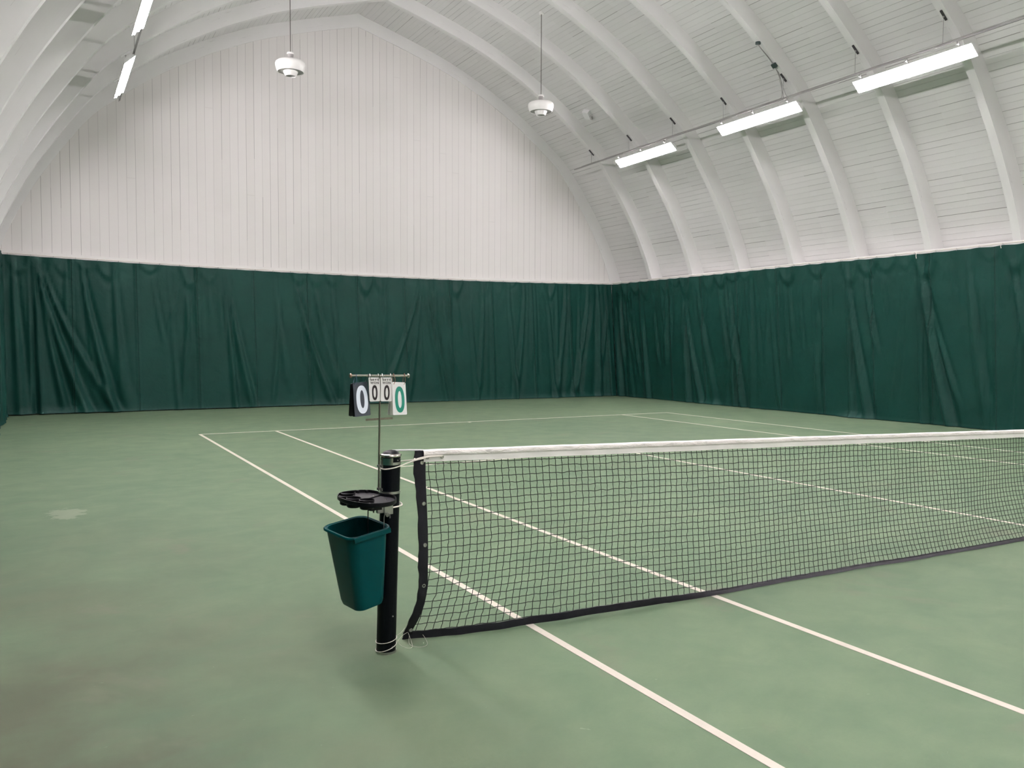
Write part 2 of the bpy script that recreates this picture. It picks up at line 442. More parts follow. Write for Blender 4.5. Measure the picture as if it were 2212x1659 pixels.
# end walls
WOFF = 1
def end_wall(nm, y, mat):
    P = [(CX+sg*deck[i][0]*1.0, y, deck[i][1]) for sg, rng in ((-1, range(N_-1, -1, -1)), (1, range(1, N_))) for i in rng]
    b = MB(); b.add(P, [tuple(range(len(P)))]); o = b.build(nm, mat, angle=0); o['kind'] = 'structure'
    md = o.modifiers.new('thick', 'SOLIDIFY'); md.thickness = 0.12; md.offset = WOFF*(1 if y > 0 else -1)
    return o
wall_back = end_wall('wall_back', YB, M['boards'])
wall_front = end_wall('wall_front', YF, M['boards'])
# ledge board under the vertical boards
def ledge_z(x): return 3.535+0.0016*(x-6)**2
b = MB(); LX = [-3.45+17.6*k/40 for k in range(41)]
b.loft([[Vector((x, YB-a, ledge_z(x)+c)) for a, c in ((0, 0.098), (.05, 0.098), (.055, 0.035), (.085, 0.03), (.085, -0.01), (0, -0.01))] for x in LX], True, True)
t = b.build('trim_1', M['white'], angle=0); t['kind'] = 'structure'
for k, xs in ((2, 13.94), (3, 10.44-13.94)):
    b = MB().box((xs, (YB+YF)/2, 3.64), (0.44, YB-YF-0.2, 0.07)); t = b.build('trim_%d' % k, M['white'], angle=0); t['kind'] = 'structure'
# plain lining of the back and side walls behind the curtains is part of those walls

# ------------------------------------------------------------------ curtains
def fold_field(folds, rings_pitch, u_first, H, rnd):
    import bisect
    small = [(rnd.uniform(0, 1), rnd.uniform(0.6, 1.4)) for _ in range(80)]
    ph = [rnd.uniform(0, 6.28) for _ in range(12)]
    def fn(uu, z):
        t = max(0.0, (H-z)/H)
        k = (uu-u_first)/rings_pitch; ki = math.floor(k); fr = k-ki
        s1, s2 = small[int(ki) % 80]
        # swags between rings: soft V that dies away down the cloth
        hh = t*H; D = 0.16+0.30*s1
        d = (0.022*s2)*math.cos(2*PI*fr)*math.exp(-hh/(0.12+0.2*s1))
        tri = math.sin(PI*fr)**0.75; q = hh/D-tri            # drape hanging between two rings
        s2 = max(0.0, s2-0.75)*2.0
        d += (0.024*s2*math.exp(-(q/0.26)**2) - 0.017*s2*math.exp(-((q-0.5)/0.28)**2))*min(1, hh/0.05)
        d += 0.022*math.sin(uu*2.1+ph[0]+0.8*math.sin(uu*0.7+ph[1]))*(0.3+t) + 0.015*math.sin(uu*4.7+ph[2]+t*1.3)*(0.2+t)
        d += 0.006*math.sin(uu*9.1+ph[3]+t*2.0)*(1-0.5*t)
        for (fu, dr, te, wd, am) in folds:
            if t <= 0 or t > te+0.12: continue
            c = fu + dr*(t**1.35)
            ww = wd*(0.28+0.95*t)
            x = (uu-c)/ww
            if abs(x) > 4: continue
            fade = 1.0 if t < te else max(0.0, 1-(t-te)/0.12)
            grow = min(1.0, 0.25+t*3.0)
            d += 1.35*am*fade*grow*(math.exp(-x*x) - 0.62*math.exp(-(x-1.5)**2) - 0.25*math.exp(-(x+1.6)**2))
        return d
    return fn
def curtain(name, p0, dirv, nrm, L, ztop, zbot, folds, pitch, ufirst, rnd, flare, back=0.0, ext=0.0):
    p0 = Vector(p0); dirv = Vector(dirv); nrm = Vector(nrm)
    H = 3.6; fn = fold_field(folds, pitch, ufirst, H, rnd)
    nu = int(L/0.045); nv = 64
    def pos(a, b):
        uu = a*L; zt = ztop(uu); zb = zbot(uu); z = zb+(zt-zb)*b
        # top edge dips slightly between the rings
        k = (uu-ufirst)/pitch; fr = k-math.floor(k)
        z -= 0.007*(math.sin(PI*fr)**2)*(b**8)
        d = fn(uu, z)
        hb = (z-zb)
        if hb < 0.16: d += flare(uu)*(1-hb/0.16)**1.6
        if d < -0.06: d = -0.06+0.04*math.tanh((d+0.06)/0.04)
        e = min(1.0, min(uu, L-uu)/0.25); d = 0.02+(d-0.02)*e*e*(3-2*e)
        q = p0+dirv*(uu+ext*(1-b)*a)+nrm*(d-back*(1-b)**1.0)
        return (q.x, q.y, z)
    mb = MB(); mb.grid(pos, nu, nv, lambda a, b: (a*L, zbot(a*L)+(ztop(a*L)-zbot(a*L))*b))
    o = mb.build(name, M['curtain'], angle=180)
    md = o.modifiers.new('thickness', 'SOLIDIFY'); md.thickness = 0.006; md.offset = 0
    return o, fn
rnd = random.Random(11)
def extra(n, L, seed, lo=.018, hi=.045):
    q = random.Random(seed)
    return [(q.uniform(0, L), q.gauss(0, .30), q.choice((.25, .4, .6, .8, 1.0)), q.uniform(.05, .11), q.uniform(lo, hi)) for _ in range(n)]
XL, XR = -3.22, 13.62
def bz(u_): x = XL+u_; return 3.515+0.0016*(x-6)**2
def bzb(u_): x = XL+u_; return 0.024 if x < 4 else max(0.012, 0.024-0.003*(x-4))
bf = [(x-XL, dr, te, wd, am) for x, dr, te, wd, am in [
    (-3.0, 0.10, 1, .10, .06), (-2.62, 0.02, 1.2, .05, -.12), (-2.52, 0.95, 0.97, .10, .085), (-2.50, 0.50, 0.9, .07, .06), (-2.45, 1.5, 0.96, .09, .05),
    (-1.62, 0.62, 0.92, .09, .085), (-1.6, 0.30, 0.7, .05, .04), (0.62, -1.2, .35, .06, .03), (0.30, 0.12, .95, .05, .03), (-0.1, 0.55, .45, .06, .035),
    (1.62, 0.16, 1, .06, .065), (1.66, 0.55, .95, .08, .06), (3.0, -0.3, .9, .06, .04), (3.35, 0.95, .95, .08, .06), (3.4, .35, .6, .05, .035), (4.4, .1, 1, .04, .03), (4.35, 0.25, .8, .06, .035),
    (5.75, 0.05, 1, .05, .035), (5.3, .4, .6, .05, .03), (6.95, -1.35, .92, .08, .055), (6.98, -0.5, .9, .06, .04), (7.27, 0.35, 1, .06, .07), (7.9, -0.15, .6, .06, .045), (8.5, 0.12, 1, .05, .05),
    (9.0, -0.35, .9, .07, .05), (9.84, 0.1, 1, .05, .06), (10.4, -0.5, .95, .08, .06), (10.75, -.1, .7, .05, .045), (11.2, 0.1, 1, .05, .05), (11.9, -0.55, .97, .09, .075), (12.4, -0.25, .9, .06, .05), (12.75, -0.75, .9, .08, .08), (13.1, -0.12, 1, .10, .09), (13.45, 0.02, 1, .06, .08), (13.7, .03, 1.1, .07, -.07)]]
bf += extra(26, 16.8, 3)
back_cur, fb = curtain('curtain', (XL, 17.91, 0), (1, 0, 0), (0, -1, 0), XR-XL, bz, bzb, bf, 0.4555, 0.12, rnd,
                       lambda u_: 0.02+0.05*max(0, math.sin(u_*0.9+0.6)), 0.0, 0.26)
tag(back_cur, 'long dark green curtain hanging across the far end wall below the white boards', 'curtain')
def rz(u_): return 3.605+0.006*math.sin(u_)
LR = 18.0-(-6.0)
rf = [(17.885-y, dr, te, wd, am) for y, dr, te, wd, am in [
    (17.75, .12, 1, .06, .09), (17.4, .12, 1, .05, -.05), (17.2, .5, .5, .07, .05), (16.9, .35, .7, .05, .05), (16.42, .10, 1, .06, .06), (15.9, .30, .6, .06, .05), (15.45, .35, .5, .05, .035),
    (14.95, -.4, .4, .06, .04), (14.5, .12, 1, .06, .085), (14.45, .55, .95, .07, .05), (13.5, -.6, .4, .06, .03), (12.62, .35, .95, .07, .07), (12.6, .05, 1, .05, .05), (12.0, .2, .35, .05, .03), (11.66, .15, .55, .05, .04), (11.2, .2, .9, .05, .035),
    (10.72, .12, .6, .05, .045), (10.25, .20, .45, .05, .045), (9.78, .28, .35, .05, .04), (9.84, .1, 1, .04, .03), (8.84, .10, 1, .05, .06), (8.82, .48, .96, .07, .075), (8.38, .62, .5, .07, .06), (7.92, .35, .3, .05, .035),
    (7.04, .03, 1, .05, .075), (7.02, .62, .97, .09, .095), (7.0, .95, .75, .07, .045), (6.3, .45, .22, .05, .05), (5.7, 0.05, 1, .035, .035), (5.15, -.55, .25, .06, .05), (5.1, .7, .8, .08, .06),
    (4.2, .3, .5, .06, .04), (3.3, .6, .9, .08, .07), (1.5, .5, .9, .08, .07), (-0.4, .5, .9, .08, .07), (-2.4, .5, .9, .08, .07)]]
rf += extra(30, 17, 8)
right_cur, fr_ = curtain('curtain', (13.655, 17.885, 0), (0, -1, 0), (-1, 0, 0), LR, rz, lambda u_: 0.012, rf, 0.4655, 0.065, rnd,
                         lambda u_: 0.10*max(0, math.sin(u_*1.3+2.2))**6, 0.26)
tag(right_cur, 'long dark green curtain hanging along the right side wall beyond the net', 'curtain')
lf = [(18.0-y, dr, te, wd, am) for y, dr, te, wd, am in [(17.6, .1, 1, .08, .06), (17.0, .2, 1, .08, .06), (16.3, .3, .9, .08, .05), (15, .3, .9, .08, .05), (13, .3, .9, .08, .05), (11, .3, .9, .08, .05), (8, .3, .9, .08, .05), (5, .3, .9, .08, .05), (2, .3, .9, .08, .05)]]
left_cur, fl_ = curtain('curtain', (XL+0.0, 17.87, 0), (0, -1, 0), (1, 0, 0), 35.5, lambda u_: 3.66+0.004*u_, lambda u_: 0.012, lf, 0.4655, 0.2, rnd, lambda u_: 0.03)
tag(left_cur, 'dark green curtain along the left side wall, just a sliver at the photo edge', 'curtain')
# rings at the curtain tops
def ring_mesh():
    b = MB()
    b.tube([(0.022*math.cos(a), 0, 0.028*math.sin(a)) for a in [2*PI*k/14 for k in range(14)]], 0.0035, 6, closed=True)
    return b
rg0 = None
for cur, n, pitch, uf, p0, dv, zt, rot in (
        (back_cur, 37, 0.4555, 0.12, Vector((XL, 17.905, 0)), Vector((1, 0, 0)), bz, PI/2), (right_cur, 36, 0.4655, 0.065, Vector((13.65, 17.885, 0)), Vector((0, -1, 0)), rz, 0)):
    for k in range(n):
        uu = uf+k*pitch; q = p0+dv*uu
        if rg0 is None:
            rg0 = ring_mesh().build('ring', M['galv'], cur, loc=(0, 0, 0)); c = rg0
        else:
            c = rg0.copy(); col.objects.link(c); c.parent = cur
        c.location = (q.x, q.y, zt(uu)+0.012); c.rotation_euler = (0, 0, rot)
# cables the curtains hang on
def cable(pts, label, hang):
    o = MB().tube(pts, 0.008, 8).build('curtain_cable', M['rope'])
    tag(o, label, 'cable'); return o
cable([(XL+0.03+k*(XR-XL-.1)/40, 17.905, bz(k*(XR-XL)/40)+0.034) for k in range(41)], 'white cable along the top of the far end curtain', 0)
cable([(13.65, 17.88-k*0.5, rz(0.12+k*0.5)+0.034) for k in range(46)], 'white cable along the top of the right side curtain', 0)
# small dangling white cord ends hanging off the right cable
for k, (yy, ln) in enumerate(((7.02, 0.14), (5.24, 0.10), (10.92, 0.06))):
    b = MB().tube([(13.57, yy, 3.64), (13.56, yy+0.004, 3.64-ln*0.6), (13.565, yy-0.003, 3.64-ln)], 0.007, 6)
    o = b.build('cord_end', M['rope'])
    tag(o, ['long white cord end dangling over the right curtain, above its widest fold',
            'white cord end dangling at the far right of the curtain top', 'short white cord end dangling over the middle of the right curtain'][k], 'cord', 'cord ends on the right curtain cable')

# ------------------------------------------------------------------ fluorescent fixtures
def xc(y, side):      # line of the supporting channel
    return 11.53-0.0209*(16.04-y) if side > 0 else -0.90-0.004*(16.04-y)
def soffit_z(x):
    d = abs(x-CX)
    for i in range(N_-1):
        if sof[i][0] <= d <= sof[i+1][0]:
            return sof[i][1]+(sof[i+1][1]-sof[i][1])*(d-sof[i][0])/(sof[i+1][0]-sof[i][0])
    return 3
def make_fixture(side):
    # local frame: +x outwards (towards the side wall), y along the hall, origin at the channel underside
    rt = empty('strip_light')
    sx = side
    ox = 0.05 if side > 0 else -0.005
    A = Vector((ox*sx, 0, -0.085)); B = Vector(((ox+0.185)*sx, 0, -0.265))     # inner-upper and outer-lower edge of the open face
    ax = (B-A).normalized(); nf = Vector((-ax.z*sx, 0, ax.x*sx)); 
    if nf.z > 0: nf = -nf
    back = -nf*0.055; L = 2.44
    # housing: shallow trough with end plates
    w0 = (B-A).length
    secs = [A, A+back*0.5+ax*0.03, A+back+ax*0.075, B+back-ax*0.075, B+back*0.5-ax*0.03, B]
    outer = [p+(-nf)*0.012 for p in secs]; outer[0] = A-ax*0.006; outer[-1] = B+ax*0.006
    ring = secs+outer[::-1]
    b = MB(); b.loft([[p+Vector((0, -L/2, 0)) for p in ring], [p+Vector((0, L/2, 0)) for p in ring]], False, False)
    for e in (-1, 1):
        P = [p+Vector((0, e*L/2, 0)) for p in outer]+[A+nf*0.004+Vector((0, e*L/2, 0))]
        Q = [p+Vector((0, e*(L/2-0.012), 0)) for p in outer]+[A+nf*0.004+Vector((0, e*(L/2-0.012), 0))]
        b.loft([P, Q], True, True)
    b.build('housing', M['white_metal'], rt, loc=(0, 0, 0))
    for k in range(3):
        c = A+(B-A)*(0.17+0.33*k)+nf*0.001
        for e in (-1, 1):
            y0, y1 = (0.02, L/2-0.03) if e > 0 else (-L/2+0.03, -0.02)
            o = MB().tube([c+Vector((0, y0, 0)), c+Vector((0, y1, 0))], 0.0185, 8).build('tube', M['tube'], rt, loc=(0, 0, 0))
            for yy in (y0, y1): MB().box(c+Vector((0, yy, 0))-nf*0.022, (0.02, 0.02, 0.045)).build('socket', M['white_metal'], o, angle=0, loc=(0, 0, 0))
    for yy in (-1.0, 0.0, 1.0):
        q = MB().box((0.0, yy, -0.02), (0.03, 0.03, 0.05))
        q.tube([(0.0, yy, -0.04), (A+back*0.9+ax*0.05).to_tuple()[:1]+(yy,)+((A+back*0.9+ax*0.05).z,)], 0.007, 6)
        q.build('bracket', M['galv'], rt, loc=(0, 0, 0))
    return rt
names_r = ['strip light of the right row nearest the far end wall', 'middle strip light of the three lit on the right', 'largest and nearest lit strip light on the right']
names_l = ['complete lit strip light on the left near the far end wall', 'lit strip light at the upper left cut by the top edge']
CH = 6.895
for side, ys, nms in ((1, (13.71, 9.60, 5.75, 1.75, -2.25, -6.25, -10.25, -14.25), names_r), (-1, (13.50, 9.52, 5.6, 1.6, -2.4, -6.4, -10.4, -14.4), names_l)):
    proto = make_fixture(side)
    for i, yy in enumerate(ys):
        o = proto if i == 0 else copy_tree(proto)
        dz = 0.0
        o.location = (xc(yy, side), yy, CH-0.025+dz); o.rotation_euler = (0, 0, -0.0209 if side > 0 else 0.0)
        lab = nms[i] if i < len(nms) else 'lit strip light of the %s row outside the photo, %s' % ('right' if side > 0 else 'left', ['', '', 'above the far half', 'nearest the net line', 'beside the camera', 'first behind the camera', 'second behind the camera', 'third behind the camera'][i])
        tag(o, lab, 'light', 'right row of strip lights' if side > 0 else 'left row of strip lights')
# channels
for side, lab in ((1, 'grey support channel carrying the right row of strip lights'), (-1, 'grey support channel carrying the left row of strip lights')):
    y0, y1 = (16.95 if side > 0 else 15.9), -16.5
    b = MB(); P = []
    for y in (y0, y1):
        x = xc(y, side)
        P.append([Vector((x+a, y, CH+c)) for a, c in ((-.015, -.014), (.015, -.014), (.015, .014), (.008, .014), (.008, .008), (.010, .008), (.010, -.009), (-.010, -.009), (-.010, .008), (-.008, .008), (-.008, .014), (-.015, .014))])
    b.loft(P, True, True); ch = b.build('support_channel', M['galv'], angle=0)
    ch = tag(ch, lab, 'channel')
    # loose wires lying along the channel
    wr = MB(); rr = random.Random(5+side)
    for k in range(3):
        pts = []; y = y0-0.4
        while y > -10:
            pts.append((xc(y, side)+rr.uniform(-.012, .012), y, CH+0.018+0.004*k+abs(rr.gauss(0, .004)))); y -= 0.35
        wr.tube(catmull(pts, 2, False), 0.004, 5)
    wr.build('wiring', M['rod'] if side < 0 else M['grey'], ch)  # left wires coloured dark to stand in for the unlit underside
    k = 0; y = RIB0-0.0775
    while y > -15.5:
        x = xc(y, side); zs = soffit_z(x)
        sl = (soffit_z(x+0.05)-soffit_z(x-0.05))/0.1; an = math.atan(sl)
        rm = Matrix.Rotation(-an, 3, 'Y')
        q = MB().box((x, y, zs-0.02), (0.21, 0.034, 0.026), rm)
        q.build('strut', M['dark_steel' if side > 0 else 'white_metal'], ch, angle=0)
        q = MB().tube([(x, y, zs-0.03), (x, y, CH)], 0.0055, 6); q.lathe([(0, 0.0), (0.016, 0.0), (0.016, 0.02), (0, 0.02)], (x, y, zs-0.055), 8)
        q.build('hanger_rod', M['galv'], ch)
        y -= PITCH_Y
# conduit and boxes above the middle right light
cond = empty('conduit', (10.75, 8.86, 7.8))
yy = 8.70
def sz(x, dz=0.03): return soffit_z(x)-dz
b = MB().lathe([(0, 0), (0.055, 0), (0.055, -0.045), (0.04, -0.05), (0, -0.05)], (10.62, yy, sz(10.62, 0.0)), 16); b.build('round_box', M['box_green'], cond)
b = MB().tube(catmull([(10.62, yy, sz(10.62, .05)), (10.75, yy, sz(10.75, .05)), (10.92, yy, sz(10.92, .035)), (11.06, yy, sz(11.06, .04))], 4, False), 0.011, 6); b.build('pipe', M['galv'], cond)
b = MB().box((11.10, yy, sz(11.10, 0.03)), (0.10, 0.10, 0.07), Matrix.Rotation(0.75, 3, 'Y')); b.build('square_box', M['box_green'], cond, angle=0, bevel=0.004)
b = MB()
for dx, e in ((0.02, 0.10), (0.0, -0.12), (-.02, -0.02)):
    b.tube(catmull([(11.13, yy, sz(11.13, .06)), (11.26+dx, yy, sz(11.26, .10)), (xc(yy, 1)+dx, yy+e*.5, CH+0.10), (xc(yy, 1), yy+e, CH+0.03)], 4, False), 0.006, 5)
b.build('wire', M['grey'], cond)
tag(cond, 'grey conduit with dark round and square boxes on a rib above the middle right light', 'conduit')

# ------------------------------------------------------------------ pendant fans
def deck_z(x):
    d = abs(x-CX)
    for i in range(N_-1):
        if deck[i][0] <= d <= deck[i+1][0]:
            return deck[i][1]+(deck[i+1][1]-deck[i][1])*(d-deck[i][0])/(deck[i+1][0]-deck[i][0])
    return 10
def make_fan(x, y, z, tilt):
    rt = empty('pendant_fan', (x, y, z))
    b = MB(); n = 72
    prof = [(0.05, 0.080), (0.20, 0.088), (0.27, 0.078), (0.302, 0.052), (0.312, 0.02), (0.306, -0.03), (0.290, -0.09), (0.268, -0.142), (0.258, -0.142), (0.264, -0.125)]
    V = []; F = []
    for i, (rr, zz) in enumerate(prof):
        for k in range(n*2):
            a = PI*k/n; q = rr*(1+(0.006 if (k % 2 and 3 < i < 8) else 0))
            V.append((q*math.cos(a), q*math.sin(a), zz))
    for i in range(len(prof)-1):
        for k in range(n*2): F.append((i*2*n+k, i*2*n+(k+1) % (2*n), (i+1)*2*n+(k+1) % (2*n), (i+1)*2*n+k))
    b.add(V, F); b.build('drum', M['fan_white'], rt, angle=40, loc=(0, 0, 0))
    MB().lathe([(0.264, -0.127), (0.14, -0.127)], (0, 0, 0), 48).build('underside', M['grey_light'], rt, loc=(0, 0, 0))
    MB().lathe([(0.150, -0.12), (0.150, -0.145), (0.108, -0.225), (0.100, -0.225), (0.10, -0.21)], (0, 0, 0), 48).build('nozzle', M['fan_white'], rt, loc=(0, 0, 0))
    MB().lathe([(0.101, -0.212), (0.0, -0.205)], (0, 0, 0), 32).build('outlet', M['grey_light'], rt, loc=(0, 0, 0))
    MB().lathe([(0.054, 0.07), (0.060, 0.225), (0.0, 0.225)], (0, 0, 0), 24).build('neck', M['grey'], rt, loc=(0, 0, 0))
    MB().lathe([(0.0, 0.222), (0.072, 0.222), (0.075, 0.24), (0.068, 0.258), (0, 0.262)], (0, 0, 0), 32).build('cap', M['fan_white'], rt, loc=(0, 0, 0))
    return rt
def finish_fan(rt, zt, tilt):
    x, y, z = rt.location
    MB().tube([(0, 0, 0.25), (0, 0, zt-z-0.03)], 0.0085, 8).build('rod', M['rod'], rt, loc=(0, 0, 0))
    MB().lathe([(0, 0.0), (0.055, 0.0), (0.06, 0.02), (0.055, 0.06), (0, 0.06)], (0, 0, zt-z-0.055), 16).build('canopy', M['fan_white'], rt, loc=(0, 0, 0))
for (x, y, z, lab) in ((2.17, 13.5, 7.455, 'white round pendant fan hanging in front of the end wall boards'), (8.21, 13.4, 7.445, 'white round pendant fan hanging in front of the sloping ceiling ribs')):
    fan = make_fan(x, y, z, 0); finish_fan(fan, deck_z(x), 0)
    tag(fan, lab, 'fan', 'white pendant fans')
# small white box stuck obliquely on the deck
bx = empty('ceiling_box', (10.87, 15.35, 8.30))
zz = deck_z(10.90)
b = MB()
an = math.atan((deck_z(11.0)-deck_z(10.8))/0.2)
rm = Matrix.Rotation(-an, 3, 'Y') @ Matrix.Rotation(0.5, 3, 'Z')
b.box((10.93, 15.38, zz-0.07), (0.26, 0.20, 0.16), rm); b.build('body', M['white_metal'], bx, angle=0, bevel=0.01)
b = MB().box((10.99, 15.33, zz-0.17), (0.10, 0.12, 0.06), rm); b.build('bracket', M['grey_light'], bx, angle=0)
tag(bx, 'small white box fixed to the ceiling boards right of the second pendant fan', 'box')

# ------------------------------------------------------------------ net post
def postx(z): return -0.880+0.0295*z
post = empty('net_post', (-0.88, 0, 0))
def shear_lathe(prof, n=40):
    b = MB(); V = []; F = []
    for rr, z in prof:
        for k in range(n): V.append((postx(z)+rr*math.cos(2*PI*k/n), rr*math.sin(2*PI*k/n), z))
    for i in range(len(prof)-1):
        for k in range(n): F.append((i*n+k, i*n+(k+1) % n, (i+1)*n+(k+1) % n, (i+1)*n+k))
    return b.add(V, F)
R = 0.0525
shear_lathe([(R, 0.0), (R, 1.066), (R-0.004, 1.068)]).build('tube', M['black_paint'], post)
shear_lathe([(R+0.003, 0.0), (R+0.003, 0.012), (R, 0.012)]).build('floor_collar', M['steel'], post)
shear_lathe([(R-0.005, 1.064), (R+0.003, 1.064), (R+0.005, 1.070), (R+0.003, 1.076), (R-0.004, 1.080)]).build('rim', M['chrome'], post)
shear_lathe([(R-0.003, 1.078), (R-0.014, 1.090), (R-0.03, 1.097), (0.0, 1.100)]).build('cap', M['black_plastic'], post)
shear_lathe([(R, 1.022), (R+0.0025, 1.022), (R+0.0025, 1.036), (R, 1.036)]).build('band', M['steel'], post)
shear_lathe([(R, 0.866), (R+0.0025, 0.866), (R+0.0025, 0.879), (R, 0.879)]).build('band', M['steel'], post)
# bright plate wrapping the left side of the head
b = MB(); V = []; F = []; n = 14
for zz in (1.022, 1.060):
    for k in range(n+1):
        a = math.radians(150+k*(262-150)/n); V.append((postx(zz)+(R+0.003)*math.cos(a), (R+0.003)*math.sin(a), zz))
for k in range(n): F.append((k, k+1, n+1+k+1, n+1+k))
b.add(V, F); b.build('head_plate', M['chrome'], post)
def screw(x, y, z, rr, nx, ny, parent, mat='steel'):
    m = Vector((nx, ny, 0)).to_track_quat('Z', 'Y').to_matrix()
    b = MB(); b.lathe([(0, 0.004), (rr*0.6, 0.004), (rr, 0.0015), (rr, -0.002)], (x, y, z), 12, m); return b.build('screw', M[mat], parent)
for ang, zz, rr in ((-68, 1.047, .0035), (-42, 1.050, .0035), (-75, 0.205, .0042), (-72, 0.038, .004)):
    a = math.radians(ang); screw(postx(zz)+(R+0.001)*math.cos(a), (R+0.001)*math.sin(a), zz, rr, math.cos(a), math.sin(a), post)
tag(post, 'round black net post with silver rim and bands standing on the green floor', 'post')
# cords tied round the post foot
b = MB()
for z0, dz in ((0.068, 0.010), (0.030, 0.018)):
    pts = []
    for k in range(25):
        a = 2*PI*k/24; z = z0+dz*math.cos(a); pts.append((postx(z)+(R+0.0035)*math.cos(a), (R+0.0035)*math.sin(a), z))
    b.tube(pts[:-1], 0.0020, 6, closed=True)
foot = b.build('tie_cord', M['rope']); tag(foot, 'pale cord wound round the foot of the net post and tied to the net', 'cord')
b = MB().tube(catmull([(-0.826, -0.015, 0.040), (-0.78, 0.03, 0.055), (-0.722, 0.085, 0.052)], 5, False), 0.0010, 5)
b.tube(catmull([(-0.825, 0.0, 0.075), (-0.78, 0.04, 0.072), (-0.73, 0.10, 0.075)], 5, False), 0.0008, 5)
b.build('strand', M['thin_cord'], foot)
b = MB()
b.tube(catmull([(-0.828, -0.02, 0.06), (-0.80, -0.02, 0.025), (-0.765, -0.03, 0.008), (-0.735, -0.02, 0.006), (-0.72, 0.03, 0.02), (-0.715, 0.09, 0.05)], 6, False), 0.0011, 6)
b.tube(catmull([(-0.712, 0.08, 0.03), (-0.735, 0.02, 0.010), (-0.715, -0.03, 0.006), (-0.68, -0.045, 0.005), (-0.645, -0.02, 0.006), (-0.635, 0.03, 0.02), (-0.64, 0.055, 0.035)], 6, False), 0.0011, 6)
b.build('loop', M['thin_cord'], foot)

# ------------------------------------------------------------------ tennis net
NX0, NX1 = -0.690, 11.66
def ztop(x):
    t = abs(x-5.485)/6.2; return 0.914+0.172*min(1.0, t)**0.95
BY = [(-0.72, 0.115), (-0.53, 0.064), (-0.40, 0.035), (-0.11, 0.0), (0.3, -0.05), (0.86, -0.078), (1.4, -0.095), (2.0, -0.095), (2.8, -0.115), (3.5, -0.16), (4.85, -0.185), (6.5, -0.13), (9, -0.08), (11.2, -0.03), (11.7, 0.08)]
def ybot(x):
    if x <= BY[0][0]: return BY[0][1]
    for (a, p), (b_, q) in zip(BY, BY[1:]):
        if x <= b_:
            t = (x-a)/(b_-a); t = t*t*(3-2*t); return p+(q-p)*t
    return BY[-1][1]
def netp(x, t):        # t = 0 top edge, 1 floor
    zt = ztop(x); z = zt*(1-t)
    yb = ybot(x)
    wv = 0.016*math.sin(x*2.3+1.0)*math.sin(PI*t) + 0.012*math.sin(x*5.1+t*5)*math.sin(PI*t)*min(1, max(0, x-1)/3)
    y = yb*(t**3.2) + wv - 0.02*math.sin(PI*t)*min(1, max(0, x)/2)
    # threads lean near the left edge and near the floor
    lean = 0.0
    lean += 0.030*math.sin(t*PI*1.15)*math.exp(-max(0, x+0.69)/2.2)
    if x > -0.6: lean += 0.014*math.sin(x*1.7+t*4.0)*math.sin(PI*t)
    lean += -0.035*max(0, (t-0.72)/0.28)**1.3*math.exp(-max(0, x+0.69)/1.6)
    return Vector((x+lean, y, max(0.004, z)))
net = empty('tennis_net', (5.485, 0, 0))
MSX, ROWS = 0.0462, 22
xs = [NX0+0.052+MSX*k for k in range(int((NX1-NX0-0.1)/MSX)+1)]
def band_t(x, dz): return dz/ztop(x)
cords = MB(); rr = random.Random(3); CR = 0.0021
def node(i, j):
    x = xs[i]; t0 = (0.062)/ztop(x); t1 = 1-(0.053-0.023*min(1, max(0, (x-0.7)/0.8)))/ztop(x)
    t = t0+(t1-t0)*(j+0.35)/(ROWS+0.35)
    p = netp(x, t); return p
jit = {}
nodes = [[node(i, j) + Vector((rr.gauss(0, .0017), 0, rr.gauss(0, .0014))) for j in range(ROWS+1)] for i in range(len(xs))]
def wob(a, b, k, amp, axis):
    m = (a+b)/2; q1 = a+(b-a)*0.3; q2 = a+(b-a)*0.72
    s = amp*rr.uniform(0.6, 1.3)
    d = Vector((s, 0, 0)) if axis == 0 else Vector((0, 0, s))
    return [q1+d, q2-d*0.5]
for i in range(len(xs)):
    x = xs[i]; top = netp(x, 0.058/ztop(x)); nearp = x < 4.2
    pts = [top]
    for j in range(ROWS+1):
        if j > 0 and nearp: pts += wob(nodes[i][j-1], nodes[i][j], j, 0.0022 if (i+j) % 2 else -0.0012, 0)
        pts.append(nodes[i][j])
    cords.tube(pts, CR, 5 if nearp else 4, caps=False)
for j in range(ROWS+1):
    pts = []
    for i in range(len(xs)):
        if i == 0: pts.append(netp(NX0+0.03, 0) * 0 + Vector((nodes[0][j].x-0.024, nodes[0][j].y, nodes[0][j].z)))
        if i > 0 and xs[i] < 4.2: pts += wob(nodes[i-1][j], nodes[i][j], i, 0.0016 if (i+j) % 2 else -0.0012, 1)
        pts.append(nodes[i][j])
    cords.tube(pts, CR, 4, caps=False)
for i in range(len(xs)):
    if xs[i] > 3.2: break
    for j in range(ROWS+1):
        p = nodes[i][j]; k = 0.0036
        cords.add([p+Vector(d)*k for d in ((1, 0, 0), (-1, 0, 0), (0, 1, 0), (0, -1, 0), (0, 0, 1.2), (0, 0, -1.2))],
                  [(0, 2, 4), (2, 1, 4), (1, 3, 4), (3, 0, 4), (2, 0, 5), (1, 2, 5), (3, 1, 5), (0, 3, 5)])
cords.build('netting', M['net_cord'], net, angle=0)
